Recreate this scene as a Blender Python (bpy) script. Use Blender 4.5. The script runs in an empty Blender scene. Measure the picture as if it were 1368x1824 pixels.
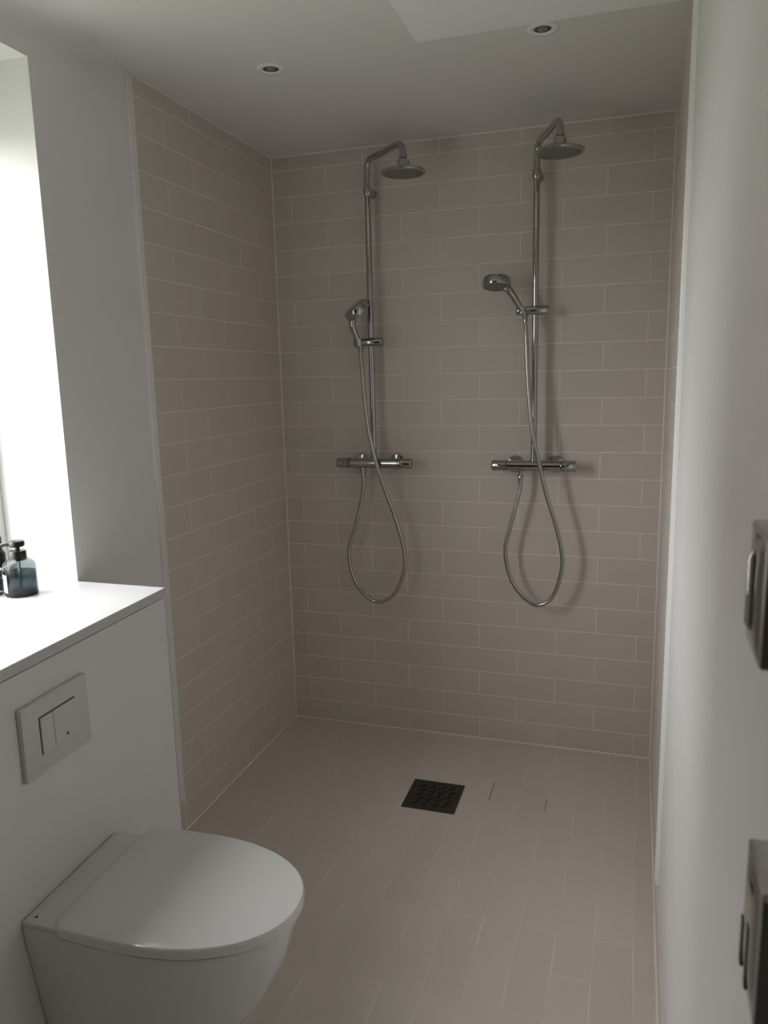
import bpy, bmesh, math, random
from mathutils import Vector, Matrix

random.seed(7)
S = bpy.context.scene
COL = S.collection

# ------------------------------------------------------------------ camera
cam_d = bpy.data.cameras.new('camera')
cam = bpy.data.objects.new('camera', cam_d)
COL.objects.link(cam)
S.camera = cam
cam_d.sensor_fit = 'VERTICAL'
cam_d.sensor_height = 24.0
cam_d.sensor_width = 18.0
cam_d.lens = 1350.92 / 1824.0 * 24.0
cam_d.clip_start = 0.02
RIGHT = Vector((0.9535, 0.3006, -0.0226))
DOWN = Vector((0.0314, -0.1736, -0.9843))
FWD = Vector((-0.2998, 0.9378, -0.1750))
cm = Matrix.Identity(4)
for i in range(3):
    cm[i][0] = RIGHT[i]
    cm[i][1] = -DOWN[i]
    cm[i][2] = -FWD[i]
cm[0][3], cm[1][3], cm[2][3] = 1.3928, -2.9704, 1.5142
cam.matrix_world = cm
cam_d.dof.use_dof = True
cam_d.dof.focus_distance = 2.75
cam_d.dof.aperture_fstop = 5.4

# ------------------------------------------------------------------ world: overcast daylight
W = bpy.data.worlds.new('overcast_sky')
S.world = W
W.use_nodes = True
nt = W.node_tree
nt.nodes.clear()
wo = nt.nodes.new('ShaderNodeOutputWorld')
wb = nt.nodes.new('ShaderNodeBackground')
tc = nt.nodes.new('ShaderNodeTexCoord')
sx = nt.nodes.new('ShaderNodeSeparateXYZ')
rp = nt.nodes.new('ShaderNodeValToRGB')
mr = nt.nodes.new('ShaderNodeMapRange')
mr.inputs['From Min'].default_value = -1.0
mr.inputs['From Max'].default_value = 1.0
e = rp.color_ramp.elements
e[0].position = 0.0
e[0].color = (0.10, 0.11, 0.09, 1)
e[1].position = 1.0
e[1].color = (0.99, 0.98, 1.0, 1)
a = e.new(0.485); a.color = (0.16, 0.17, 0.14, 1)
a = e.new(0.515); a.color = (0.73, 0.72, 0.74, 1)
nt.links.new(tc.outputs['Generated'], sx.inputs[0])
nt.links.new(sx.outputs['Z'], mr.inputs['Value'])
nt.links.new(mr.outputs[0], rp.inputs[0])
nt.links.new(rp.outputs[0], wb.inputs['Color'])
wb.inputs['Strength'].default_value = 5.0
nt.links.new(wb.outputs[0], wo.inputs[0])

# window portal (guides the sky light through the window; gives no light itself)
WIN_Y0, WIN_Y1, WIN_Z0, WIN_Z1 = -2.05, -1.328, 0.990, 2.293
pl = bpy.data.lights.new('window_portal', 'AREA')
pl.shape = 'RECTANGLE'
pl.size = WIN_Z1 - WIN_Z0
pl.size_y = WIN_Y1 - WIN_Y0
pl.cycles.is_portal = True
po = bpy.data.objects.new('window_portal', pl)
COL.objects.link(po)
po.location = (-0.30, (WIN_Y0 + WIN_Y1) / 2, (WIN_Z0 + WIN_Z1) / 2)
po.rotation_euler = (0, -math.pi / 2, 0)

vs = S.view_settings
vs.view_transform = 'Standard'
vs.look = 'None'
vs.gamma = 1.0
vs.use_curve_mapping = False
vs.exposure = 1.75

# ------------------------------------------------------------------ materials
def mat(name, col, rough=0.5, metal=0.0, noise=0.0, nscale=8.0, bump=0.0, bscale=60.0,
        coat=0.0, spec=0.5, obj_var=0.0):
    m = bpy.data.materials.new(name)
    m.use_nodes = True
    t = m.node_tree
    b = t.nodes['Principled BSDF']
    b.inputs['Base Color'].default_value = (*col, 1)
    b.inputs['Roughness'].default_value = rough
    b.inputs['Metallic'].default_value = metal
    b.inputs['Specular IOR Level'].default_value = spec
    b.inputs['Coat Weight'].default_value = coat
    tcn = t.nodes.new('ShaderNodeTexCoord')
    last = None
    if noise > 0:
        nz = t.nodes.new('ShaderNodeTexNoise')
        nz.inputs['Scale'].default_value = nscale
        nz.inputs['Detail'].default_value = 4
        t.links.new(tcn.outputs['Object'], nz.inputs['Vector'])
        r = t.nodes.new('ShaderNodeMapRange')
        r.inputs['To Min'].default_value = 1 - noise
        r.inputs['To Max'].default_value = 1 + noise
        t.links.new(nz.outputs['Fac'], r.inputs['Value'])
        last = r.outputs[0]
    if obj_var > 0:
        oi = t.nodes.new('ShaderNodeObjectInfo')
        r2 = t.nodes.new('ShaderNodeMapRange')
        r2.inputs['To Min'].default_value = 1 - obj_var
        r2.inputs['To Max'].default_value = 1 + obj_var
        t.links.new(oi.outputs['Random'], r2.inputs['Value'])
        if last is None:
            last = r2.outputs[0]
        else:
            mu = t.nodes.new('ShaderNodeMath')
            mu.operation = 'MULTIPLY'
            t.links.new(last, mu.inputs[0])
            t.links.new(r2.outputs[0], mu.inputs[1])
            last = mu.outputs[0]
    if last is not None:
        vm = t.nodes.new('ShaderNodeVectorMath')
        vm.operation = 'SCALE'
        vm.inputs[0].default_value = col
        t.links.new(last, vm.inputs['Scale'])
        t.links.new(vm.outputs[0], b.inputs['Base Color'])
    if bump > 0:
        nb = t.nodes.new('ShaderNodeTexNoise')
        nb.inputs['Scale'].default_value = bscale
        nb.inputs['Detail'].default_value = 3
        t.links.new(tcn.outputs['Object'], nb.inputs['Vector'])
        bp = t.nodes.new('ShaderNodeBump')
        bp.inputs['Strength'].default_value = bump
        bp.inputs['Distance'].default_value = 0.002
        t.links.new(nb.outputs['Fac'], bp.inputs['Height'])
        t.links.new(bp.outputs['Normal'], b.inputs['Normal'])
    return m

M = {}
M['paint'] = mat('white_wall_paint', (0.86, 0.85, 0.835), 0.6, noise=0.015, nscale=3, bump=0.08, bscale=120)
M['ceil'] = mat('ceiling_paint', (0.82, 0.80, 0.775), 0.75, noise=0.015, nscale=3)
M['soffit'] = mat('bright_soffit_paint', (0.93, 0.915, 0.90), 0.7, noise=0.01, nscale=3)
M['door'] = mat('dark_added_door', (0.05, 0.042, 0.035), 0.5, noise=0.2, nscale=6)
M['tile'] = mat('beige_wall_tile', (0.71, 0.645, 0.59), 0.38, noise=0.02, nscale=5, obj_var=0.02, bump=0.03, bscale=25)
M['ftile'] = mat('beige_floor_tile', (0.73, 0.66, 0.605), 0.42, noise=0.025, nscale=5, obj_var=0.025, bump=0.03, bscale=30)
M['grout'] = mat('pale_grout', (0.95, 0.89, 0.82), 0.9, noise=0.04, nscale=40)
M['fgrout'] = mat('floor_grout', (0.82, 0.755, 0.695), 0.9, noise=0.16, nscale=6)
M['dgrout'] = mat('dark_grout', (0.12, 0.105, 0.09), 0.9, noise=0.1, nscale=40)
M['caulk'] = mat('caulk', (0.93, 0.88, 0.82), 0.55, noise=0.03, nscale=20)
M['trim'] = mat('white_edge_trim', (0.92, 0.91, 0.90), 0.25, noise=0.01)
M['panel'] = mat('white_panel', (0.84, 0.83, 0.815), 0.35, noise=0.01, nscale=2)
M['ledge'] = mat('white_laminate', (0.66, 0.66, 0.665), 0.25, noise=0.008, nscale=3)
M['gap'] = mat('painted_gap_shade', (0.06, 0.055, 0.05), 0.8, noise=0.05)  # dark base colour paints the shade inside narrow gaps
M['ceramic'] = mat('white_ceramic', (0.78, 0.765, 0.75), 0.10, noise=0.005, nscale=3, coat=0.3)
M['lid'] = mat('white_toilet_lid', (0.80, 0.785, 0.775), 0.08, noise=0.005, nscale=3)
M['plate'] = mat('flush_plate_plastic', (0.72, 0.69, 0.68), 0.4, noise=0.01)
M['chrome'] = mat('chrome', (0.47, 0.47, 0.455), 0.05, 1.0, noise=0.02, nscale=30)
M['steel'] = mat('brushed_steel', (0.55, 0.54, 0.52), 0.32, 1.0, noise=0.03, nscale=60)
M['hose'] = mat('metal_hose', (0.52, 0.51, 0.48), 0.22, 1.0, noise=0.03, nscale=80)
M['face'] = mat('grey_spray_face', (0.20, 0.205, 0.20), 0.45, noise=0.05, nscale=50)
M['dark'] = mat('dark_metal', (0.075, 0.073, 0.068), 0.4, 0.3, noise=0.05, nscale=30)
M['drain'] = mat('black_drain_metal', (0.050, 0.046, 0.038), 0.45, 0.2, noise=0.05, nscale=60)
M['pit'] = mat('drain_depth_shade', (0.004, 0.004, 0.004), 0.8, noise=0.05)
M['black'] = mat('black_plastic', (0.006, 0.006, 0.006), 0.3, noise=0.02)
M['mark'] = mat('dark_mark', (0.05, 0.045, 0.045), 0.5, noise=0.02)
M['wframe'] = mat('window_frame_paint', (0.72, 0.73, 0.70), 0.4, noise=0.01)
M['whitecap'] = mat('white_cap', (0.85, 0.84, 0.80), 0.4, noise=0.01)
M['lens'] = mat('lamp_lens', (0.25, 0.25, 0.25), 0.15, noise=0.02)

def glass_mat(name, tint, transp, rough=0.02):
    m = bpy.data.materials.new(name)
    m.use_nodes = True
    t = m.node_tree
    t.nodes.clear()
    o = t.nodes.new('ShaderNodeOutputMaterial')
    tr = t.nodes.new('ShaderNodeBsdfTransparent')
    tr.inputs['Color'].default_value = (*tint, 1)
    gl = t.nodes.new('ShaderNodeBsdfGlossy')
    gl.inputs['Roughness'].default_value = rough
    nz = t.nodes.new('ShaderNodeTexNoise')
    nz.inputs['Scale'].default_value = 3
    # Schlick reflectance, the same from both faces of the sheet
    fr = t.nodes.new('ShaderNodeLayerWeight')
    fr.inputs['Blend'].default_value = 0.5
    p5 = t.nodes.new('ShaderNodeMath')
    p5.operation = 'POWER'
    p5.inputs[1].default_value = 5.0
    mp = t.nodes.new('ShaderNodeMath')
    mp.operation = 'MULTIPLY_ADD'
    mp.inputs[1].default_value = 0.9 * transp
    mp.inputs[2].default_value = 0.04 * transp
    mx = t.nodes.new('ShaderNodeMixShader')
    t.links.new(fr.outputs['Facing'], p5.inputs[0])
    t.links.new(p5.outputs[0], mp.inputs[0])
    t.links.new(mp.outputs[0], mx.inputs[0])
    t.links.new(tr.outputs[0], mx.inputs[1])
    t.links.new(gl.outputs[0], mx.inputs[2])
    t.links.new(mx.outputs[0], o.inputs[0])
    return m
M['pane'] = glass_mat('window_glass', (0.96, 0.97, 0.96), 1.0)
M['smoke'] = glass_mat('smoky_glass', (0.50, 0.53, 0.545), 1.0)
M['liquid'] = glass_mat('grey_liquid', (0.38, 0.45, 0.47), 0.4)

# ------------------------------------------------------------------ helpers
def tag(o, label=None, cat=None, group=None, kind=None):
    if label: o['label'] = label
    if cat: o['category'] = cat
    if group: o['group'] = group
    if kind: o['kind'] = kind
    return o

def empty(name, loc, rz=0.0):
    o = bpy.data.objects.new(name, None)
    COL.objects.link(o)
    o.location = loc
    o.rotation_euler = (0, 0, rz)
    o.empty_display_size = 0.05
    return o

def finish(name, bm, m, parent=None, smooth=None):
    bmesh.ops.recalc_face_normals(bm, faces=bm.faces)
    me = bpy.data.meshes.new(name)
    bm.to_mesh(me)
    bm.free()
    me.materials.append(m)
    if smooth:
        me.shade_smooth()
        me.set_sharp_from_angle(angle=math.radians(smooth))
    o = bpy.data.objects.new(name, me)
    COL.objects.link(o)
    if parent is not None:
        o.parent = parent
    return o

def box(bm, x0, x1, y0, y1, z0, z1):
    v = [bm.verts.new((x, y, z)) for x in (x0, x1) for y in (y0, y1) for z in (z0, z1)]
    for f in ((0, 1, 3, 2), (4, 6, 7, 5), (0, 4, 5, 1), (2, 3, 7, 6), (0, 2, 6, 4), (1, 5, 7, 3)):
        bm.faces.new([v[i] for i in f])

def rbox(x0, x1, y0, y1, z0, z1, r=0.002, seg=2):
    bm = bmesh.new()
    box(bm, x0, x1, y0, y1, z0, z1)
    bmesh.ops.bevel(bm, geom=bm.edges[:], offset=r, segments=seg, affect='EDGES', profile=0.5)
    return bm

def frame_of(d):
    d = d.normalized()
    a = Vector((0, 0, 1)) if abs(d.z) < 0.9 else Vector((1, 0, 0))
    u = d.cross(a).normalized()
    return u, d.cross(u).normalized()

def tube(bm, pts, rad, seg=16, cap=True):
    pts = [Vector(p) for p in pts]
    n = len(pts)
    rr = rad if hasattr(rad, '__len__') else [rad] * n
    tang = []
    for i in range(n):
        a = pts[max(i - 1, 0)]
        b = pts[min(i + 1, n - 1)]
        tang.append((b - a).normalized())
    u, w = frame_of(tang[0])
    rings = []
    for i in range(n):
        if i:
            q = tang[i - 1].rotation_difference(tang[i])
            u = q @ u
            u = (u - tang[i] * u.dot(tang[i])).normalized()
        w = tang[i].cross(u)
        rings.append([bm.verts.new(pts[i] + (u * math.cos(2 * math.pi * k / seg) + w * math.sin(2 * math.pi * k / seg)) * rr[i]) for k in range(seg)])
    for i in range(n - 1):
        for k in range(seg):
            k2 = (k + 1) % seg
            bm.faces.new((rings[i][k], rings[i][k2], rings[i + 1][k2], rings[i + 1][k]))
    if cap:
        bm.faces.new(rings[0][::-1])
        bm.faces.new(rings[-1])

def lathe(bm, prof, seg=32, origin=(0, 0, 0), axis=(0, 0, 1), cap=True):
    d = Vector(axis).normalized()
    u, w = frame_of(d)
    o = Vector(origin)
    rings = []
    for r, z in prof:
        rings.append([bm.verts.new(o + d * z + (u * math.cos(2 * math.pi * k / seg) + w * math.sin(2 * math.pi * k / seg)) * max(r, 1e-5)) for k in range(seg)])
    for i in range(len(prof) - 1):
        for k in range(seg):
            k2 = (k + 1) % seg
            bm.faces.new((rings[i][k], rings[i][k2], rings[i + 1][k2], rings[i + 1][k]))
    if cap:
        bm.faces.new(rings[0][::-1])
        bm.faces.new(rings[-1])

def prism(bm, outline, z0, z1):
    a = [bm.verts.new((x, y, z0)) for x, y in outline]
    b = [bm.verts.new((x, y, z1)) for x, y in outline]
    n = len(a)
    for i in range(n):
        j = (i + 1) % n
        bm.faces.new((a[i], a[j], b[j], b[i]))
    bm.faces.new(a[::-1])
    bm.faces.new(b)

def fillet(pts, rad, n=8):
    pts = [Vector(p) for p in pts]
    out = [pts[0]]
    for i in range(1, len(pts) - 1):
        a, b, c = pts[i - 1], pts[i], pts[i + 1]
        d1 = (a - b).normalized()
        d2 = (c - b).normalized()
        ang = d1.angle(d2)
        t = rad / math.tan(ang / 2)
        p1, p2 = b + d1 * t, b + d2 * t
        cen = b + (d1 + d2).normalized() * (rad / math.sin(ang / 2))
        v1, v2 = p1 - cen, p2 - cen
        tot = v1.angle(v2)
        ax = v1.cross(v2).normalized()
        for k in range(n + 1):
            out.append(cen + Matrix.Rotation(tot * k / n, 3, ax) @ v1)
    out.append(pts[-1])
    return out

def spline(pts, n=10):
    P = [Vector(p) for p in pts]
    P = [P[0] * 2 - P[1]] + P + [P[-1] * 2 - P[-2]]
    out = []
    for i in range(1, len(P) - 2):
        p0, p1, p2, p3 = P[i - 1:i + 3]
        for k in range(n):
            t = k / n
            out.append(0.5 * ((2 * p1) + (p2 - p0) * t + (2 * p0 - 5 * p1 + 4 * p2 - p3) * t * t + (3 * p1 - p0 - 3 * p2 + p3) * t ** 3))
    out.append(P[-2])
    return out

# tile helper: a chamfered slab in local (u, v) plane, depth along local +w (front)
TILE_T = 0.0012
MESHES = {}
def tile_mesh(w, h, m):
    key = (round(w, 4), round(h, 4), m.name)
    if key in MESHES:
        return MESHES[key]
    c = min(0.0007, w / 4, h / 4)
    me = bpy.data.meshes.new('tile')
    vs_ = [(0, 0, 0), (w, 0, 0), (w, h, 0), (0, h, 0),
           (0, 0, TILE_T - c), (w, 0, TILE_T - c), (w, h, TILE_T - c), (0, h, TILE_T - c),
           (c, c, TILE_T), (w - c, c, TILE_T), (w - c, h - c, TILE_T), (c, h - c, TILE_T)]
    fs = [(0, 1, 5, 4), (1, 2, 6, 5), (2, 3, 7, 6), (3, 0, 4, 7),
          (4, 5, 9, 8), (5, 6, 10, 9), (6, 7, 11, 10), (7, 4, 8, 11), (8, 9, 10, 11), (3, 2, 1, 0)]
    me.from_pydata(vs_, [], fs)
    me.materials.append(m)
    MESHES[key] = me
    return me

def lay_tile(parent, basis, u0, u1, v0, v1, m, j=0.0004):
    """basis = 4x4 whose columns are u, v, w(front) axes and the origin"""
    if u1 - u0 < 0.006 or v1 - v0 < 0.006:
        return
    o = bpy.data.objects.new('tile', tile_mesh(u1 - u0, v1 - v0, m))
    COL.objects.link(o)
    o.parent = parent
    mt = basis.copy()
    mt.translation = basis @ Vector((u0, v0, random.uniform(-j, 0)))
    o.matrix_local = mt

def basis(o, u, v, w):
    b = Matrix.Identity(4)
    for i in range(3):
        b[i][0], b[i][1], b[i][2], b[i][3] = u[i], v[i], w[i], o[i]
    return b

# ------------------------------------------------------------------ dimensions
PV = 0.102           # row pitch
HP = 0.15335         # half tile pitch
G = 0.0032           # joint width
ZL1 = PV - 0.008     # height of the first joint line
CEIL = 2.392
XR0 = 1.528          # right wall at the back
KR = 0.013           # slant of the right wall
YT = -0.9155         # tiles end
YB = -3.55           # wall behind the camera
def xr(y): return XR0 + KR * y

def rows():
    """(index, z0, z1) of each course"""
    out = []
    z = 0.0
    k = 1
    while True:
        top = ZL1 + PV * (k - 1)
        out.append((k, max(z, 0.002), min(top - G / 2, CEIL - 0.003)))
        if top > CEIL:
            break
        z = top + G / 2
        k += 1
    return out

def course(u_min, u_max, first, pitch):
    """tile spans between joints first + n*pitch"""
    js = []
    n = math.ceil((u_min - first) / pitch)
    x = first + n * pitch
    while x < u_max:
        if x - u_min > 0.004 and u_max - x > 0.004:
            js.append(x)
        x += pitch
    edges = [u_min - G / 2 + 0.001] + js + [u_max + G / 2 - 0.001]
    return [(edges[i] + G / 2, edges[i + 1] - G / 2) for i in range(len(edges) - 1)]

# ------------------------------------------------------------------ walls with tiles
bm = bmesh.new()
box(bm, -0.2, 1.75, TILE_T, 0.15, -0.1, CEIL + 0.1)
wall_back = tag(finish('wall_back', bm, M['grout']), 'rear shower wall of horizontal beige brick-bond tiles', 'wall', kind='structure')
bb = basis((0, TILE_T, 0), (1, 0, 0), (0, 0, 1), (0, -1, 0))
for k, z0, z1 in rows():
    first = 0.8462 + (HP if k % 2 == 0 else 0)
    for u0, u1 in course(0.0, XR0, first, 2 * HP):
        lay_tile(wall_back, bb, u0, u1, z0, z1, M['tile'])

bm = bmesh.new()
box(bm, -0.15, -TILE_T, YT - 0.004, TILE_T, -0.1, CEIL + 0.1)
wall_sl = tag(finish('wall_shower_left', bm, M['grout']), 'left shower side wall of beige brick-bond tiles', 'wall', kind='structure')
bl = basis((-TILE_T, 0, 0), (0, -1, 0), (0, 0, 1), (1, 0, 0))
for k, z0, z1 in rows():
    first = -0.0042 + (HP if k % 2 == 1 else 0)
    for u0, u1 in course(0.0, -YT, first, 2 * HP):
        lay_tile(wall_sl, bl, u0, u1, z0, z1, M['tile'])

# right tiled wall, slightly out of square
ang = math.atan(KR)
ru = Vector((-math.sin(ang), -math.cos(ang), 0))     # towards the camera
rn = Vector((-math.cos(ang), math.sin(ang), 0))      # into the room
bm = bmesh.new()
p = [(XR0 + TILE_T, 0.01), (xr(YT - 0.004) + TILE_T, YT - 0.004), (xr(YT) + 0.2, YT - 0.004), (XR0 + 0.2, 0.01)]
prism(bm, p, -0.1, CEIL + 0.1)
wall_sr = tag(finish('wall_shower_right', bm, M['grout']), 'right shower side wall of beige tiles seen at a glancing angle', 'wall', kind='structure')
br = basis((XR0 + TILE_T, 0, 0), ru, (0, 0, 1), rn)
for k, z0, z1 in rows():
    first = 0.10 + (HP if k % 2 == 1 else 0)
    for u0, u1 in course(0.0, -YT, first, 2 * HP):
        lay_tile(wall_sr, br, u0, u1, z0, z1, M['tile'])

# ------------------------------------------------------------------ floor
bm = bmesh.new()
box(bm, -0.4, 1.75, YB - 0.1, 0.1, -0.12, -0.0008)
floor = tag(finish('floor', bm, M['fgrout']), 'floor of long narrow beige tiles laid towards the shower', 'floor', kind='structure')
KF = 0.016
fa = math.atan(KF)
fu = Vector((math.cos(fa), -math.sin(fa), 0))
fv = Vector((math.sin(fa), math.cos(fa), 0))
DR = (0.676, 0.872, -0.588, -0.394)      # drain grate
bf = basis((0, 0, -0.0012), (1, 0, 0), (KF, 1, 0), (0, 0, 1))
FX0, FP, GF = 0.067, 0.10055, 0.0026
cols = [(0.0, FX0)] + [(FX0 + FP * i, FX0 + FP * (i + 1)) for i in range(14)] + [(FX0 + FP * 14, XR0)]
for ci, (x0, x1) in enumerate(cols):
    ph = 0.170 if ci % 2 == 0 else 0.322
    ys = [0.0]
    y = -ph
    while y > -2.75:
        ys.append(y)
        y -= 0.3015
    for i in range(len(ys) - 1):
        hi = ys[i] - GF / 2 if i else -0.002
        lo = ys[i + 1] + GF / 2
        a0 = x0 + GF / 2
        a1 = x1 - GF / 2
        if x1 > DR[0] + 0.02 and x0 < DR[1] - 0.02:
            # cut round the drain
            if lo < DR[3] and hi > DR[2]:
                if hi > DR[3] + 0.006:
                    lay_tile(floor, bf, a0, a1, DR[3] + 0.002, hi, M['ftile'])
                if lo < DR[2] - 0.006:
                    lay_tile(floor, bf, a0, a1, lo, DR[2] - 0.002, M['ftile'])
                continue
        lay_tile(floor, bf, a0, a1, lo, hi, M['ftile'])
# two darkened joint lengths beside the drain
for (x, ya, yb) in ((FX0 + FP * 9, -0.47, -0.335), (FX0 + FP * 11, -0.50, -0.40)):
    bm = bmesh.new()
    box(bm, x + KF * ya - 0.0011, x + KF * ya + 0.0011, ya, yb, -0.002, -0.0004)
    finish('dark_joint', bm, M['dgrout'], floor)

# ------------------------------------------------------------------ painted walls
WX = -0.006          # face of the painted left wall
WB = -0.295           # outer face of that wall
bm = bmesh.new()
box(bm, WB, WX, WIN_Y1, YT - 0.004, -0.1, CEIL + 0.1)
box(bm, WB, WX, YB, WIN_Y0, -0.1, CEIL + 0.1)
box(bm, WB, WX, WIN_Y0, WIN_Y1, WIN_Z1, CEIL + 0.1)
box(bm, WB, WX, WIN_Y0, WIN_Y1, -0.1, WIN_Z0 - 0.024)
tag(finish('wall_left', bm, M['paint']), 'white painted wall around the deep window recess', 'wall', kind='structure')
# plaster cove between the left wall and the ceiling
bm = bmesh.new()
CR = 0.06
def cove(y, r):
    prof = [(WX - 0.01, CEIL - r)] + [(WX + r - r * math.cos(t), CEIL - r + r * math.sin(t)) for t in [math.pi / 2 * i / 8 for i in range(9)]] + [(WX + r, CEIL + 0.01), (WX - 0.01, CEIL + 0.01)]
    return [bm.verts.new((x, y, z)) for x, z in prof]
# the cove runs out to nothing at the shower tiles
cr_ = [cove(YT - 0.027, 0.003), cove(YT - 0.12, 0.018), cove(YT - 0.26, 0.045), cove(YT - 0.42, CR), cove(YB, CR)]
for q in range(len(cr_) - 1):
    va, vb = cr_[q], cr_[q + 1]
    for i in range(len(va)):
        j = (i + 1) % len(va)
        bm.faces.new((va[i], va[j], vb[j], vb[i]))
bm.faces.new(cr_[0]); bm.faces.new(cr_[-1][::-1])
tag(finish('trim_1', bm, M['paint'], smooth=40), 'soft plaster cove between white wall and ceiling', 'trim', kind='structure')

RW = 0.009           # painted right wall sits behind the tile face
bm = bmesh.new()
p = [(xr(YT) + RW, YT - 0.004), (xr(YB) + RW, YB), (xr(YB) + 0.2, YB), (xr(YT) + 0.2, YT - 0.004)]
prism(bm, p, -0.1, CEIL + 0.1)
tag(finish('wall_right', bm, M['paint']), 'white painted wall along the right of the room', 'wall', kind='structure')
bm = bmesh.new()
box(bm, -0.4, 1.75, YB - 0.1, YB, -0.1, CEIL + 0.1)
tag(finish('wall_front', bm, M['paint']), 'white wall behind the viewer', 'wall', kind='structure')

dd = empty('added_dark_door_1', (0.80, YB, 0))  # unseen dark door added behind the viewer to darken chrome reflections
tag(dd, 'added unseen dark door behind the viewer, darkens chrome reflections', 'door', kind='structure')
finish('door_leaf', rbox(-0.43, 0.43, 0.0, 0.035, 0.004, 2.05, 0.003), M['door'], dd)
finish('door_jamb', rbox(-0.50, -0.43, 0.0, 0.045, 0.004, 2.12, 0.003), M['trim'], dd)
finish('door_jamb', rbox(0.43, 0.50, 0.0, 0.045, 0.004, 2.12, 0.003), M['trim'], dd)
finish('door_head', rbox(-0.43, 0.43, 0.0, 0.045, 2.05, 2.12, 0.003), M['trim'], dd)
bm = bmesh.new()
tube(bm, fillet([(0.36, 0.03, 1.04), (0.36, 0.085, 1.04), (0.25, 0.085, 1.04)], 0.015, 6), 0.009, 14)
finish('door_handle', bm, M['steel'], dd, smooth=40)

# ceiling with recess holes hidden under the spot rings, and dropped soffit
bm = bmesh.new()
box(bm, -0.4, 1.75, YB - 0.1, 0.15, CEIL, CEIL + 0.1)
tag(finish('ceiling', bm, M['ceil']), 'flat white painted ceiling', 'ceiling', kind='structure')
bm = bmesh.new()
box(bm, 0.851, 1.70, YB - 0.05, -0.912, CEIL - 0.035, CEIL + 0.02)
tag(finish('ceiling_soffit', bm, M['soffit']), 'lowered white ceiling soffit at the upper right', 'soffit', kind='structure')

# edge trims at the end of the tiles
def strip(name, pts8, m, label, smooth=None):
    bm = bmesh.new()
    prism(bm, *pts8)
    return tag(finish(name, bm, m, smooth=smooth), label, 'trim', kind='structure')
strip('trim_2', ([(-0.01, YT), (0.001, YT), (0.003, YT - 0.003), (0.003, YT - 0.011), (0.0005, YT - 0.013), (0.002, YT - 0.016), (0.002, YT - 0.024), (-0.002, YT - 0.027), (-0.01, YT - 0.027)], 0.108, CEIL - 0.001), M['paint'], 'white vertical edge trim ending the left shower tiles')
xt = xr(YT)
strip('trim_3', ([(xt + 0.012, YT), (xt - 0.003, YT), (xt - 0.0055, YT - 0.004), (xt - 0.0055, YT - 0.012), (xt - 0.001, YT - 0.016), (xt - 0.002, YT - 0.024), (xt + 0.005, YT - 0.032), (xt + 0.012, YT - 0.032)], 0.106, CEIL - 0.001), M['trim'], 'white vertical edge trim ending the right shower tiles')

# caulk lines in the corners
def bead(name, a, b, r, label):
    bm = bmesh.new()
    tube(bm, [a, b], r, 8)
    return tag(finish(name, bm, M['caulk'], smooth=60), label, 'trim', kind='structure')
bead('trim_4', (0, 0, 0.0), (0, 0, CEIL), 0.004, 'pale caulk joint in the left rear shower corner')
bead('trim_5', (XR0, 0, 0.0), (XR0, 0, CEIL), 0.004, 'pale caulk joint in the right rear shower corner')
bead('trim_6', (0, 0, 0), (XR0, 0, 0), 0.004, 'pale caulk joint along the foot of the rear shower wall')
bead('trim_7', (0, 0, 0), (0, YT - 0.4, 0), 0.004, 'pale caulk joint along the foot of the left shower wall')
bead('trim_8', (XR0, 0, 0), (xr(-2.7), -2.7, 0), 0.0035, 'pale caulk joint along the foot of the right wall')
bead('trim_9', (0, 0, CEIL), (XR0, 0, CEIL), 0.0045, 'caulk joint where the rear tiles meet the ceiling')
bead('trim_10', (0, 0, CEIL), (0, YT, CEIL), 0.0035, 'caulk joint where the left shower tiles meet the ceiling')

# tiled skirting
def skirting(name, b, length, label):
    root = empty(name, (0, 0, 0))
    tag(root, label, 'baseboard', kind='structure')
    u = 0.0
    while u < length:
        lay_tile(root, b, u + 0.001, min(u + 0.3, length) - 0.001, 0.003, 0.104, M['ftile'])
        u += 0.3
    return root
_t = TILE_T
TILE_T = 0.010
MESHES.clear()
skirting('baseboard_right', basis((xr(YT) + 0.010, YT - 0.005, 0), ru, (0, 0, 1), rn), 1.9, 'pale tile skirting along the foot of the right wall')
skirting('baseboard_left', basis((WX - 0.004, YT - 0.005, 0), (0, -1, 0), (0, 0, 1), (1, 0, 0)), 0.42, 'tile skirting of the left wall beside the cistern box')
TILE_T = _t
MESHES.clear()

# ------------------------------------------------------------------ window
wn = empty('window_1', (-0.25, (WIN_Y0 + WIN_Y1) / 2, WIN_Z0))
tag(wn, 'white framed window at the outer end of the recess', 'window', kind='structure')
hw = (WIN_Y1 - WIN_Y0) / 2
hh = WIN_Z1 - WIN_Z0
fw = 0.045
def wpart(nm, y0, y1, z0, z1, m, x0=-0.035, x1=0.02):
    return finish(nm, rbox(x0, x1, y0, y1, z0, z1, 0.003), m, wn)
wpart('frame_side', -hw, -hw + fw, 0, hh, M['wframe'])
wpart('frame_side', hw - fw, hw, 0, hh, M['wframe'])
wpart('frame_head', -hw + fw, hw - fw, hh - 0.17, hh, M['wframe'])
wpart('frame_sill', -hw + fw, hw - fw, 0, fw, M['wframe'])
bm = bmesh.new()
box(bm, -0.012, -0.006, -hw + fw, hw - fw, fw, hh - 0.17)
finish('pane', bm, M['pane'], wn)

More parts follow.
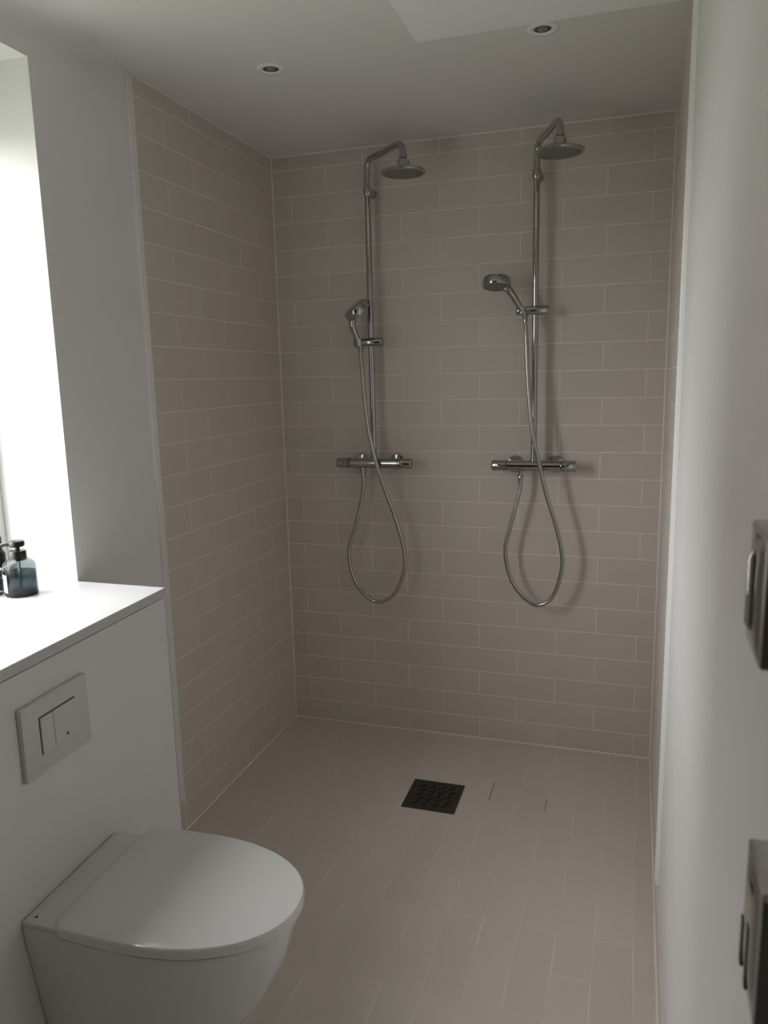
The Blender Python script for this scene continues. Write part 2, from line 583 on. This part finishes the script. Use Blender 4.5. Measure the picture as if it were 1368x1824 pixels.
# unseen house block added outside to keep sky light off the right wall
M['render'] = mat('outside_render', (0.30, 0.27, 0.24), 0.9, noise=0.08, nscale=2)
M['blocker_roof'] = mat('outside_roof', (0.12, 0.09, 0.08), 0.8, noise=0.15, nscale=4)
nb = empty('added_sky_blocker', (-4.2, 1.8, -0.3))
tag(nb, 'added unseen house block outside the window, shades the right wall', 'house', kind='structure')
bm = bmesh.new()
box(bm, -5.0, 0.0, -3.6, 5.0, 0.0, 3.6)
finish('blocker_wall', bm, M['render'], nb)
bm = bmesh.new()
for y0, y1 in ((-3.9, 5.3),):
    v = [bm.verts.new(c) for c in ((0.3, y0, 3.55), (-2.5, y0, 5.2), (-5.3, y0, 3.55), (0.3, y1, 3.55), (-2.5, y1, 5.2), (-5.3, y1, 3.55))]
    for f in ((0, 1, 2), (3, 5, 4), (0, 3, 4, 1), (1, 4, 5, 2), (0, 2, 5, 3)):
        bm.faces.new([v[i] for i in f])
finish('blocker_roof', bm, M['blocker_roof'], nb)

# ------------------------------------------------------------------ cistern box and ledge
KB = -0.04
YE = -1.330          # end of the box
def xf(y): return 0.268 + KB * (y - YE)
cb = empty('cistern_box', (0, YE, 0))
tag(cb, 'white boxed-in cistern front behind the toilet', 'cistern box')
bm = bmesh.new()
prism(bm, [(0.0, -0.004), (xf(YE) - 0.003, -0.004), (xf(-2.7) - 0.003, -2.7 - YE), (0.0, -2.7 - YE)], 0.0, 0.9635)
finish('front_panel', bm, M['panel'], cb)
bm = bmesh.new()
prism(bm, [(0.0, -0.008), (xf(YE) - 0.008, -0.008), (xf(-2.7) - 0.008, -2.7 - YE), (0.0, -2.7 - YE)], 0.9635, 0.967)
finish('painted_gap_shade', bm, M['gap'], cb)  # recessed strip coloured dark for the shade under the ledge

bm = bmesh.new()
out = [(-0.23, WIN_Y1 - 0.001), (WX, WIN_Y1 - 0.001), (xf(YE), YE), (xf(-2.7), -2.7), (WX + 0.001, -2.7), (WX + 0.001, WIN_Y0 + 0.001), (-0.23, WIN_Y0 + 0.001)]
prism(bm, out, 0.967, 0.990)
bmesh.ops.bevel(bm, geom=[ed for ed in bm.edges if all(abs(v.co.z - 0.990) < 1e-5 for v in ed.verts)], offset=0.0012, segments=2, affect='EDGES', profile=0.5)
tag(finish('window_ledge', bm, M['ledge']), 'glossy white ledge running from the window over the cistern box', 'ledge')

# flush plate on the box
pa = math.atan(-KB)
fp = empty('flush_plate', (xf(-1.779), -1.779, 0.8195), pa)
tag(fp, 'square-edged pale grey flush plate with two buttons above the toilet', 'flush plate')
finish('cover_plate', rbox(-0.003, 0.009, -0.1, 0.1, -0.077, 0.077, 0.003), M['plate'], fp, smooth=40)
def gap_sheet():
    bm = bmesh.new()
    box(bm, 0.0085, 0.0094, -0.0545, 0.0545, -0.0375, 0.0425)
    return bm
finish('button_gap_shade', gap_sheet(), M['gap'], fp)  # dark sheet paints the shade in the gaps around the buttons
finish('small_button', rbox(0.009, 0.0125, -0.0525, -0.0165, -0.0365, 0.040, 0.001), M['plate'], fp)
bt = finish('large_button', rbox(0.009, 0.0125, -0.0150, 0.0535, -0.0365, 0.040, 0.001), M['plate'], fp)
bm = bmesh.new()
prism(bm, [(0.012 * math.cos(t) * 0.42, 0.0026 * math.sin(t) + 0.0012 * math.sin(2 * t)) for t in [2 * math.pi * i / 20 for i in range(20)]], 0, 0.0004)
mk = finish('maker_mark', bm, M['mark'], bt)
mk.matrix_local = basis((0.0123, 0.020, -0.025), (0, 1, 0), (0, 0, 1), (1, 0, 0))

# ------------------------------------------------------------------ toilet
def dshape(L, bw, mw, x0=0.0, xw=None, n=2.15, rc=0.0, m=22):
    """D outline: back edge at x0 (half width bw), widest mw at xw, round nose at L"""
    if xw is None:
        xw = x0 + (L - x0) * 0.42
    pts = []
    side = []
    if rc > 0:
        for i in range(5):
            t = math.pi / 2 * i / 4
            side.append((x0 + rc - rc * math.cos(t), bw - rc + rc * math.sin(t)))
    else:
        side.append((x0, bw))
    xs = side[-1][0]
    for i in range(1, 9):
        s = i / 8
        side.append((xs + (xw - xs) * s, bw + (mw - bw) * math.sin(s * math.pi / 2)))
    for i in range(1, m):
        t = math.pi / 2 * i / m
        side.append((xw + (L - xw) * math.sin(t) ** (2 / n), mw * math.cos(t) ** (2 / n)))
    right = [(x, -y) for x, y in reversed(side)]
    return side + [(L, 0.0)] + right

ty = -1.772
tl = empty('wall_hung_toilet', (xf(ty), ty, 0), pa)
tag(tl, 'white wall-hung toilet with its lid closed', 'toilet')
secs = [  # z, L, bw, mw
    (0.095, 0.17, 0.085, 0.085), (0.100, 0.22, 0.10, 0.105), (0.125, 0.285, 0.108, 0.122), (0.17, 0.350, 0.115, 0.138),
    (0.23, 0.410, 0.122, 0.150), (0.30, 0.455, 0.132, 0.160), (0.37, 0.487, 0.142, 0.167), (0.42, 0.500, 0.150, 0.171),
    (0.455, 0.506, 0.154, 0.173), (0.466, 0.504, 0.154, 0.172)]
bm = bmesh.new()
rings = []
for z, L, bw, mw in secs:
    rings.append([bm.verts.new((x, y, z)) for x, y in dshape(L, bw, mw)])
for i in range(len(rings) - 1):
    n = len(rings[i])
    for k in range(n):
        k2 = (k + 1) % n
        bm.faces.new((rings[i][k], rings[i][k2], rings[i + 1][k2], rings[i + 1][k]))
bm.faces.new(rings[0][::-1])
top = rings[-1]
bm.faces.new(top)
finish('bowl', bm, M['ceramic'], tl, smooth=50)
# raised deck behind the lid
bm = bmesh.new()
prism(bm, [(0.0, 0.154), (0.088, 0.158), (0.088, -0.158), (0.0, -0.154)], 0.462, 0.477)
bmesh.ops.bevel(bm, geom=bm.edges[:], offset=0.003, segments=2, affect='EDGES', profile=0.5)
dk = finish('deck', bm, M['ceramic'], tl, smooth=40)
bm = bmesh.new()
lathe(bm, [(0.0028, 0), (0.0028, 0.0006)], 12, (0.020, -0.136, 0.477))
finish('screw_hole', bm, M['mark'], dk)
def slab(outline, z0, z1, dome, rnd):
    bm = bmesh.new()
    n = len(outline)
    cx = sum(p[0] for p in outline) / n
    cy = 0.0
    lv = []
    prof = [(1.0 - rnd * 1.2, z0), (1.0, z0 + 0.003), (1.0, z1 - 0.006), (0.995, z1 - 0.003), (0.985, z1 - 0.0008), (0.96, z1 + dome * 0.08), (0.8, z1 + dome * 0.45), (0.5, z1 + dome * 0.8), (0.2, z1 + dome)]
    for s, z in prof:
        lv.append([bm.verts.new((cx + (x - cx) * s, y * s, z)) for x, y in outline])
    for i in range(len(lv) - 1):
        for k in range(n):
            k2 = (k + 1) % n
            bm.faces.new((lv[i][k], lv[i][k2], lv[i + 1][k2], lv[i + 1][k]))
    bm.faces.new(lv[0][::-1])
    bm.faces.new(lv[-1])
    return bm
lo = dshape(0.524, 0.172, 0.178, x0=0.082, xw=0.235, n=2.15, rc=0.025)
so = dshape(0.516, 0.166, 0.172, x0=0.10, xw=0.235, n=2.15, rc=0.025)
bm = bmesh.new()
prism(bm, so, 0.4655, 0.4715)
finish('lid_gap_shade', bm, M['gap'], tl)  # thin dark slab paints the shade line under the lid
finish('lid', slab(lo, 0.470, 0.4935, 0.004, 0.01), M['lid'], tl, smooth=30)

# ------------------------------------------------------------------ floor drain
dr = empty('floor_drain', ((DR[0] + DR[1]) / 2 + KF * -0.49, (DR[2] + DR[3]) / 2, 0.0))
tag(dr, 'square black floor drain grate with zigzag slots', 'drain')
hs = 0.0965
bm = bmesh.new()
box(bm, -hs, hs, -hs, hs, -0.0012, -0.0005)
finish('drain_depth_shade', bm, M['pit'], dr)  # flat black sheet paints the darkness below the slots
bm = bmesh.new()
for a in range(4):
    q = [(-hs, -hs), (hs, -hs), (hs - 0.012, -hs + 0.012), (-hs + 0.012, -hs + 0.012)]
    c, s = math.cos(a * math.pi / 2), math.sin(a * math.pi / 2)
    prism(bm, [(x * c - y * s, x * s + y * c) for x, y in q], -0.0008, 0.0022)
finish('frame', bm, M['drain'], dr)
# grate: cells of a grid with zigzag slots left open
N = 23
inner = hs - 0.0135
cell = 2 * inner / N
slots = set()
for r in range(5):
    for c in range(4):
        for dx, dy in ((0, 0), (1, 0), (2, 0), (2, 1), (2, 2), (3, 2)):
            xx = 2 + c * 5 + dx + (r % 2)
            yy = 2 + r * 4 + dy
            slots.add((xx, yy))
bm = bmesh.new()
for i in range(N):
    j = 0
    while j < N:
        if (i, j) in slots:
            j += 1
            continue
        k = j
        while k < N and (i, k) not in slots:
            k += 1
        box(bm, -inner + i * cell, -inner + (i + 1) * cell, -inner + j * cell, -inner + k * cell, -0.0004, 0.0018)
        j = k
finish('grate', bm, M['drain'], dr)

# ------------------------------------------------------------------ recessed ceiling spots
def spot(x, y, label):
    r = empty('recessed_spotlight', (x, y, CEIL))
    tag(r, label, 'spotlight', 'recessed ceiling spotlights')
    bm = bmesh.new()
    lathe(bm, [(0.041, 0.0), (0.041, -0.002), (0.038, -0.0042), (0.026, -0.0045), (0.0225, -0.002), (0.0225, 0.0)], 36, cap=False)
    finish('trim_ring', bm, M['trim'], r, smooth=40)
    bm = bmesh.new()
    lathe(bm, [(0.0226, -0.0012), (0.0226, -0.0004)], 32)
    rf = finish('reflector', bm, M['dark'], r, smooth=40)
    bm = bmesh.new()
    lathe(bm, [(0.013, -0.0012), (0.012, -0.003), (0.006, -0.0038), (0.001, -0.004)], 24)
    finish('lamp', bm, M['lens'], r, smooth=60)
spot(0.392, -0.809, 'unlit recessed ceiling spotlight near the left shower wall')
spot(1.157, -0.792, 'unlit recessed ceiling spotlight beside the lowered soffit')

# ------------------------------------------------------------------ showers
YP = -0.066
def shower(name, x0, zt, zbend, arm_end, head_z, slider_z, label):
    r = empty(name, (x0, 0, zt))
    tag(r, label, 'shower', 'chrome shower columns on the rear wall')
    L = lambda v: (v[0] - x0, v[1], v[2] - zt)
    # thermostat body
    bm = bmesh.new()
    lathe(bm, [(0.0185, -0.103), (0.0202, -0.101), (0.0202, 0.101), (0.0185, 0.103)], 28, (0, YP, 0), (1, 0, 0))
    body = finish('mixer_body', bm, M['chrome'], r, smooth=35)
    for s, nm in ((-1, 'temperature_handle'), (1, 'flow_handle')):
        bm = bmesh.new()
        lathe(bm, [(0.017, 0.1035), (0.0208, 0.105), (0.0212, 0.154), (0.0193, 0.1575), (0.008, 0.1585)], 28, (0, YP, 0), (s, 0, 0))
        h = finish(nm, bm, M['chrome'], r, smooth=35)
        bm = bmesh.new()
        lathe(bm, [(0.0213, 0.112), (0.0213, 0.1135)], 28, (0, YP, 0), (s, 0, 0), cap=False)
        finish('groove', bm, M['dark'], h, smooth=35)
        bm = bmesh.new()
        box(bm, s * 0.128 - 0.005, s * 0.128 + 0.005, YP - 0.0222, YP - 0.0195, 0.003, 0.0075)
        finish('stop_button', bm, M['dark'], h)
        bm = bmesh.new()
        lathe(bm, [(0.0335, 0.0), (0.0335, 0.004), (0.030, 0.010), (0.0150, 0.013), (0.0150, 0.045)], 32, (s * 0.0775, 0, 0), (0, -1, 0))
        finish('wall_flange', bm, M['chrome'], r, smooth=35)
    bm = bmesh.new()
    lathe(bm, [(0.0085, -0.015), (0.0085, -0.026), (0.0098, -0.027), (0.0098, -0.036), (0.0080, -0.038)], 20, (-0.049, YP, 0))
    finish('hose_outlet', bm, M['chrome'], r, smooth=35)
    # riser
    zbr = 2.214
    bm = bmesh.new()
    tube(bm, [(0, YP, 0.016), (0, YP, zbr - zt)], 0.0116, 20)
    finish('riser_pipe', bm, M['chrome'], r, smooth=40)
    bm = bmesh.new()
    lathe(bm, [(0.0142, 0.016), (0.0142, 0.030), (0.012, 0.033)], 20, (0, YP, 0))
    finish('riser_nut', bm, M['chrome'], r, smooth=35)
    # bracket near the top
    bm = bmesh.new()
    lathe(bm, [(0.011, -0.020), (0.0150, -0.015), (0.0172, -0.006), (0.0172, 0.006), (0.0150, 0.015), (0.011, 0.020)], 24, (0, YP, zbr - zt))
    br_ = finish('wall_bracket', bm, M['chrome'], r, smooth=50)
    bm = bmesh.new()
    lathe(bm, [(0.0175, 0.0), (0.0175, 0.020), (0.015, 0.024), (0.0130, 0.050)], 24, (0, 0, zbr - zt), (0, -1, 0))
    finish('bracket_stub', bm, M['chrome'], br_, smooth=40)
    # arm
    ax, ay = arm_end
    path = fillet([(0, YP, zbr - zt), (0, YP, zbend - zt), (ax - x0, ay, zbend - zt + 0.004), (ax - x0, ay, head_z + 0.048 - zt)], 0.034, 9)
    bm = bmesh.new()
    tube(bm, path, 0.0118, 20)
    finish('shower_arm', bm, M['chrome'], r, smooth=40)
    # rain head
    o = (ax - x0, ay, head_z - zt)
    bm = bmesh.new()
    lathe(bm, [(0.0120, 0.058), (0.0140, 0.057), (0.0140, 0.048), (0.0105, 0.046), (0.0105, 0.042), (0.0205, 0.041), (0.0215, 0.037), (0.0215, 0.010)], 28, o)
    finish('swivel_nut', bm, M['chrome'], r, smooth=35)
    bm = bmesh.new()
    lathe(bm, [(0.018, 0.016), (0.040, 0.012), (0.074, 0.006), (0.0795, 0.003), (0.0805, -0.001), (0.078, -0.0045), (0.070, -0.006), (0.068, -0.004)], 48, o)
    hd = finish('rain_head', bm, M['chrome'], r, smooth=35)
    bm = bmesh.new()
    lathe(bm, [(0.0695, -0.0035), (0.069, -0.0062), (0.05, -0.0075), (0.001, -0.008)], 48, o)
    finish('spray_face', bm, M['face'], hd, smooth=40)
    bm = bmesh.new()
    for ring, nn in ((0.018, 8), (0.034, 14), (0.050, 20), (0.062, 26)):
        for k in range(nn):
            t = 2 * math.pi * k / nn
            lathe(bm, [(0.0014, -0.006), (0.001, -0.0092)], 5, (o[0] + ring * math.cos(t), o[1] + ring * math.sin(t), o[2]))
    tag(finish('spray_nozzles', bm, M['face'], hd), kind='stuff')
    # slider
    bm = bmesh.new()
    lathe(bm, [(0.0145, -0.068), (0.0165, -0.065), (0.0165, 0.046), (0.0145, 0.049)], 24, (0, YP - 0.006, slider_z - zt), (1, 0, 0))
    sl = finish('slider', bm, M['chrome'], r, smooth=35)
    bm = bmesh.new()
    lathe(bm, [(0.010, 0.0488), (0.010, 0.0512), (0.0085, 0.052)], 20, (0, YP - 0.006, slider_z - zt), (1, 0, 0))
    finish('slider_knob', bm, M['steel'], sl, smooth=35)
    bm = bmesh.new()
    lathe(bm, [(0.0125, -0.014), (0.0140, -0.010), (0.0150, 0.013), (0.0135, 0.013)], 20, (-0.046, YP - 0.018, slider_z - zt))
    finish('handset_holder', bm, M['chrome'], sl, smooth=40)
    return r

shower('shower_column', 0.4275, 1.172, 2.324, (0.615, -0.221), 2.227, 1.651, 'left chrome shower column with thermostat, rail and round overhead head')
shower('shower_column', 1.0650, 1.170, 2.316, (1.163, -0.298), 2.219, 1.743, 'right chrome shower column with thermostat, rail and round overhead head')

def hand_shower(base, elbow, cen, nrm, hose, label):
    b = Vector(base)
    r = empty('hand_shower', b)
    tag(r, label, 'hand shower', 'hand showers on sliding rails')
    e_ = Vector(elbow) - b
    c = Vector(cen) - b
    n = Vector(nrm).normalized()
    back = c - n * 0.014
    bm = bmesh.new()
    low = -(e_).normalized() * 0.030
    inside = e_ + (back - e_) * 0.35
    tube(bm, spline([low, e_ * 0.3, e_ * 0.75, e_ + (back - e_) * 0.08, inside], 6), [0.0100 + 0.0040 * min(1, i / 16) for i in range(25)], 18)
    finish('handle', bm, M['chrome'], r, smooth=40)
    bm = bmesh.new()
    lathe(bm, [(0.022, -0.0265), (0.040, -0.0250), (0.0485, -0.0205), (0.0510, -0.0150), (0.0515, 0.007), (0.0495, 0.0108), (0.045, 0.0115), (0.044, 0.010)], 40, c, n)
    hd = finish('spray_head', bm, M['chrome'], r, smooth=35)
    bm = bmesh.new()
    lathe(bm, [(0.0445, 0.0095), (0.044, 0.0118), (0.001, 0.0128)], 36, c, n)
    finish('spray_face', bm, M['face'], hd, smooth=35)
    u, w = frame_of(n)
    bm = bmesh.new()
    for ring, nn in ((0.012, 7), (0.024, 13), (0.036, 20)):
        for k in range(nn):
            t = 2 * math.pi * k / nn
            lathe(bm, [(0.0016, 0.010), (0.001, 0.0145)], 5, c + (u * math.cos(t) + w * math.sin(t)) * ring, n)
    tag(finish('spray_nozzles', bm, M['steel'], hd), kind='stuff')
    hp_ = [Vector(p) - b for p in hose] + [low * 0.7]
    bm = bmesh.new()
    sp = spline(hp_, 10)
    tube(bm, sp, 0.0080, 14)
    ho = finish('hose', bm, M['hose'], r, smooth=60)
    bm = bmesh.new()
    d0 = (sp[3] - sp[0]).normalized()
    lathe(bm, [(0.0092, 0.0), (0.0104, 0.002), (0.0104, 0.014), (0.0086, 0.026)], 16, sp[0] - d0 * 0.001, d0)
    finish('hose_nut', bm, M['chrome'], ho, smooth=35)
    bm = bmesh.new()
    d1 = (sp[-1] - sp[-3]).normalized()
    lathe(bm, [(0.0078, -0.03), (0.0098, -0.02), (0.0105, 0.012)], 16, sp[-1], d1)
    finish('hose_cone', bm, M['chrome'], ho, smooth=35)
    return r

HL = [(0.3785, -0.066, 1.134), (0.378, -0.066, 1.07), (0.343, -0.068, 0.92), (0.308, -0.070, 0.803), (0.326, -0.070, 0.685),
      (0.384, -0.074, 0.610), (0.445, -0.078, 0.594), (0.512, -0.083, 0.640), (0.553, -0.087, 0.742), (0.550, -0.091, 0.840), (0.520, -0.096, 0.955),
      (0.481, -0.1, 1.068), (0.448, -0.104, 1.180), (0.420, -0.106, 1.318), (0.404, -0.102, 1.46), (0.394, -0.094, 1.57)]
hand_shower((0.3815, -0.088, 1.651), (0.3640, -0.108, 1.716), (0.392, -0.118, 1.768), (0.56, 0.45, -0.82), HL,
            'left chrome hand shower with its face turned to the rail and its looped hose')
HR = [(1.0160, -0.066, 1.132), (1.013, -0.066, 1.07), (0.980, -0.068, 0.935), (0.960, -0.070, 0.832), (0.985, -0.070, 0.718),
      (1.037, -0.074, 0.650), (1.091, -0.078, 0.625), (1.146, -0.083, 0.665), (1.177, -0.087, 0.765), (1.177, -0.091, 0.845), (1.152, -0.096, 0.955),
      (1.118, -0.1, 1.063), (1.088, -0.104, 1.190), (1.062, -0.106, 1.318), (1.046, -0.103, 1.48), (1.036, -0.096, 1.65)]
hand_shower((1.0190, -0.088, 1.743), (0.978, -0.110, 1.812), (0.930, -0.118, 1.838), (0.02, -0.22, -0.97), HR,
            'right chrome hand shower with its face turned down and its looped hose')

# ------------------------------------------------------------------ things on the ledge
ZT = 0.990
bo = empty('pump_bottle', (-0.062, -1.468, ZT))
tag(bo, 'smoky blue-grey glass pump bottle with black pump on the window ledge', 'bottle')
R_ = 0.0395
bm = bmesh.new()
lathe(bm, [(R_ - 0.006, 0.0), (R_ - 0.001, 0.002), (R_, 0.006), (R_, 0.076), (R_ - 0.003, 0.084), (R_ - 0.010, 0.090), (0.019, 0.096), (0.0165, 0.098)], 40, cap=False)
gb = finish('glass_body', bm, M['smoke'], bo, smooth=50)
bm = bmesh.new()
lathe(bm, [(R_ - 0.008, 0.0), (R_ - 0.001, 0.001), (R_ - 0.001, 0.007), (0.001, 0.0085)], 40)
finish('glass_base', bm, M['liquid'], gb, smooth=50)
bm = bmesh.new()
lathe(bm, [(R_ - 0.006, 0.0088), (R_ - 0.0025, 0.011), (R_ - 0.0025, 0.060), (0.001, 0.0605)], 36)
finish('liquid', bm, M['liquid'], bo, smooth=50)
bm = bmesh.new()
tube(bm, [(0, 0, 0.012), (0, 0, 0.095)], 0.0035, 10)
finish('dip_tube', bm, M['whitecap'], bo, smooth=60)
bm = bmesh.new()
lathe(bm, [(0.0195, 0.090), (0.0205, 0.091), (0.0205, 0.112), (0.0190, 0.1145), (0.008, 0.115)], 32)
finish('collar', bm, M['black'], bo, smooth=35)
bm = bmesh.new()
lathe(bm, [(0.0055, 0.112), (0.0055, 0.124), (0.016, 0.1245), (0.0185, 0.127), (0.0185, 0.136), (0.0165, 0.139), (0.004, 0.1395)], 28)
ph_ = finish('pump_head', bm, M['black'], bo, smooth=35)
bm = bmesh.new()
tube(bm, spline([(-0.008, -0.002, 0.131), (-0.03, -0.012, 0.130), (-0.048, -0.020, 0.122), (-0.054, -0.023, 0.115)], 5), [0.006 - 0.00015 * i for i in range(16)], 12)
finish('nozzle', bm, M['black'], ph_, smooth=60)
# printed label on the glass with dark lines of print
bm = bmesh.new()
a0, a1 = math.radians(192), math.radians(262)
prev = None
for i in range(15):
    t = a0 + (a1 - a0) * i / 14
    pr = [bm.verts.new(((R_ + 0.0004) * math.cos(t), (R_ + 0.0004) * math.sin(t), z)) for z in (0.012, 0.058)]
    if prev:
        bm.faces.new((prev[0], pr[0], pr[1], prev[1]))
    prev = pr
finish('label', bm, mat('pale_label', (0.42, 0.46, 0.48), 0.6, noise=0.03, nscale=20), gb)
for zc, l0, l1 in ((0.050, 196, 240), (0.043, 198, 246), (0.036, 194, 236), (0.030, 196, 228)):
    bm = bmesh.new()
    prev = None
    for i in range(9):
        t = math.radians(l0 + (l1 - l0) * i / 8)
        pr = [bm.verts.new(((R_ + 0.0008) * math.cos(t), (R_ + 0.0008) * math.sin(t), z)) for z in (zc - 0.0013, zc + 0.0013)]
        if prev:
            bm.faces.new((prev[0], pr[0], pr[1], prev[1]))
        prev = pr
    finish('print_line', bm, M['mark'], gb)

jr = empty('cosmetic_jar', (-0.134, -1.492, ZT))
tag(jr, 'small dark jar with a white topped lid at the left photo edge', 'jar')
bm = bmesh.new()
lathe(bm, [(0.026, 0.0), (0.029, 0.003), (0.029, 0.040), (0.025, 0.045)], 32)
finish('jar_body', bm, M['smoke'], jr, smooth=40)
bm = bmesh.new()
lathe(bm, [(0.0285, 0.046), (0.0300, 0.048), (0.0300, 0.062), (0.028, 0.064)], 32)
finish('lid', bm, M['black'], jr, smooth=35)
bm = bmesh.new()
lathe(bm, [(0.0265, 0.0642), (0.0265, 0.0655), (0.001, 0.0662)], 32)
finish('lid_disc', bm, M['whitecap'], jr, smooth=35)

bk = empty('slim_black_bottle', (-0.150, -1.440, ZT))
tag(bk, 'slim black bottle cut off by the left photo edge', 'bottle')
bm = bmesh.new()
lathe(bm, [(0.015, 0.0), (0.0165, 0.002), (0.0165, 0.095), (0.012, 0.104), (0.008, 0.106)], 28)
finish('bottle_body', bm, M['black'], bk, smooth=40)
bm = bmesh.new()
lathe(bm, [(0.0095, 0.106), (0.0098, 0.108), (0.0098, 0.138), (0.0085, 0.140)], 24)
finish('cap', bm, M['black'], bk, smooth=40)

# ------------------------------------------------------------------ fittings on the right wall
def fitting(y_far, depth, z0, z1, p, slots, label):
    r = empty('wall_fitting', (xr(y_far) + RW, y_far, z0), -ang)
    tag(r, label, 'wall fitting', 'steel box fittings on the right wall')
    h = z1 - z0
    finish('housing', rbox(-p + 0.003, 0.002, -depth, 0.0, 0.0, h, 0.003), M['steel'], r, smooth=40)
    # softly domed cover on the room side
    bm = bmesh.new()
    n = 10
    g = []
    for i in range(n + 1):
        row = []
        for k in range(n + 1):
            u, v = i / n * 2 - 1, k / n * 2 - 1
            row.append(bm.verts.new((-p + 0.0035 - 0.0035 * (1 - u ** 4) * (1 - v ** 4) ** 0.5, -depth / 2 + u * (depth / 2 - 0.004), h / 2 + v * (h / 2 - 0.004))))
        g.append(row)
    for i in range(n):
        for k in range(n):
            bm.faces.new((g[i][k], g[i + 1][k], g[i + 1][k + 1], g[i][k + 1]))
    rim = [g[i][0] for i in range(n)] + [g[n][k] for k in range(n)] + [g[i][n] for i in range(n, 0, -1)] + [g[0][k] for k in range(n, 0, -1)]
    bm.faces.new(rim)
    cv = finish('cover', bm, M['chrome'], r, smooth=30)
    finish('end_shade', rbox(-p + 0.004, 0.0, -depth - 0.0015, -depth + 0.002, 0.002, h - 0.006, 0.0008), M['dark'], r)  # dark plate paints the unlit near end of the housing
    if not slots:
        bm = bmesh.new()
        lathe(bm, [(0.003, 0.020), (0.0055, 0.026), (0.0058, h - 0.022), (0.003, h - 0.016)], 20, (-p + 0.0015, -depth * 0.55, 0))
        finish('highlight_bar', bm, M['chrome'], cv, smooth=40)  # bar added to catch a bright highlight on the cover
    for sy, sa, sb in slots:
        finish('slot', rbox(-p - 0.0006, -p + 0.002, sy - 0.004, sy + 0.004, sa, sb, 0.0005), M['black'], cv)
    return r
fitting(-2.330, 0.074, 1.302, 1.399, 0.020, [], 'upper small steel box fitting on the white right wall')
fitting(-2.392, 0.068, 1.060, 1.166, 0.0175, [(-0.018, 0.012, 0.050), (-0.042, 0.012, 0.062)], 'lower small steel box fitting with dark slots on the white right wall')
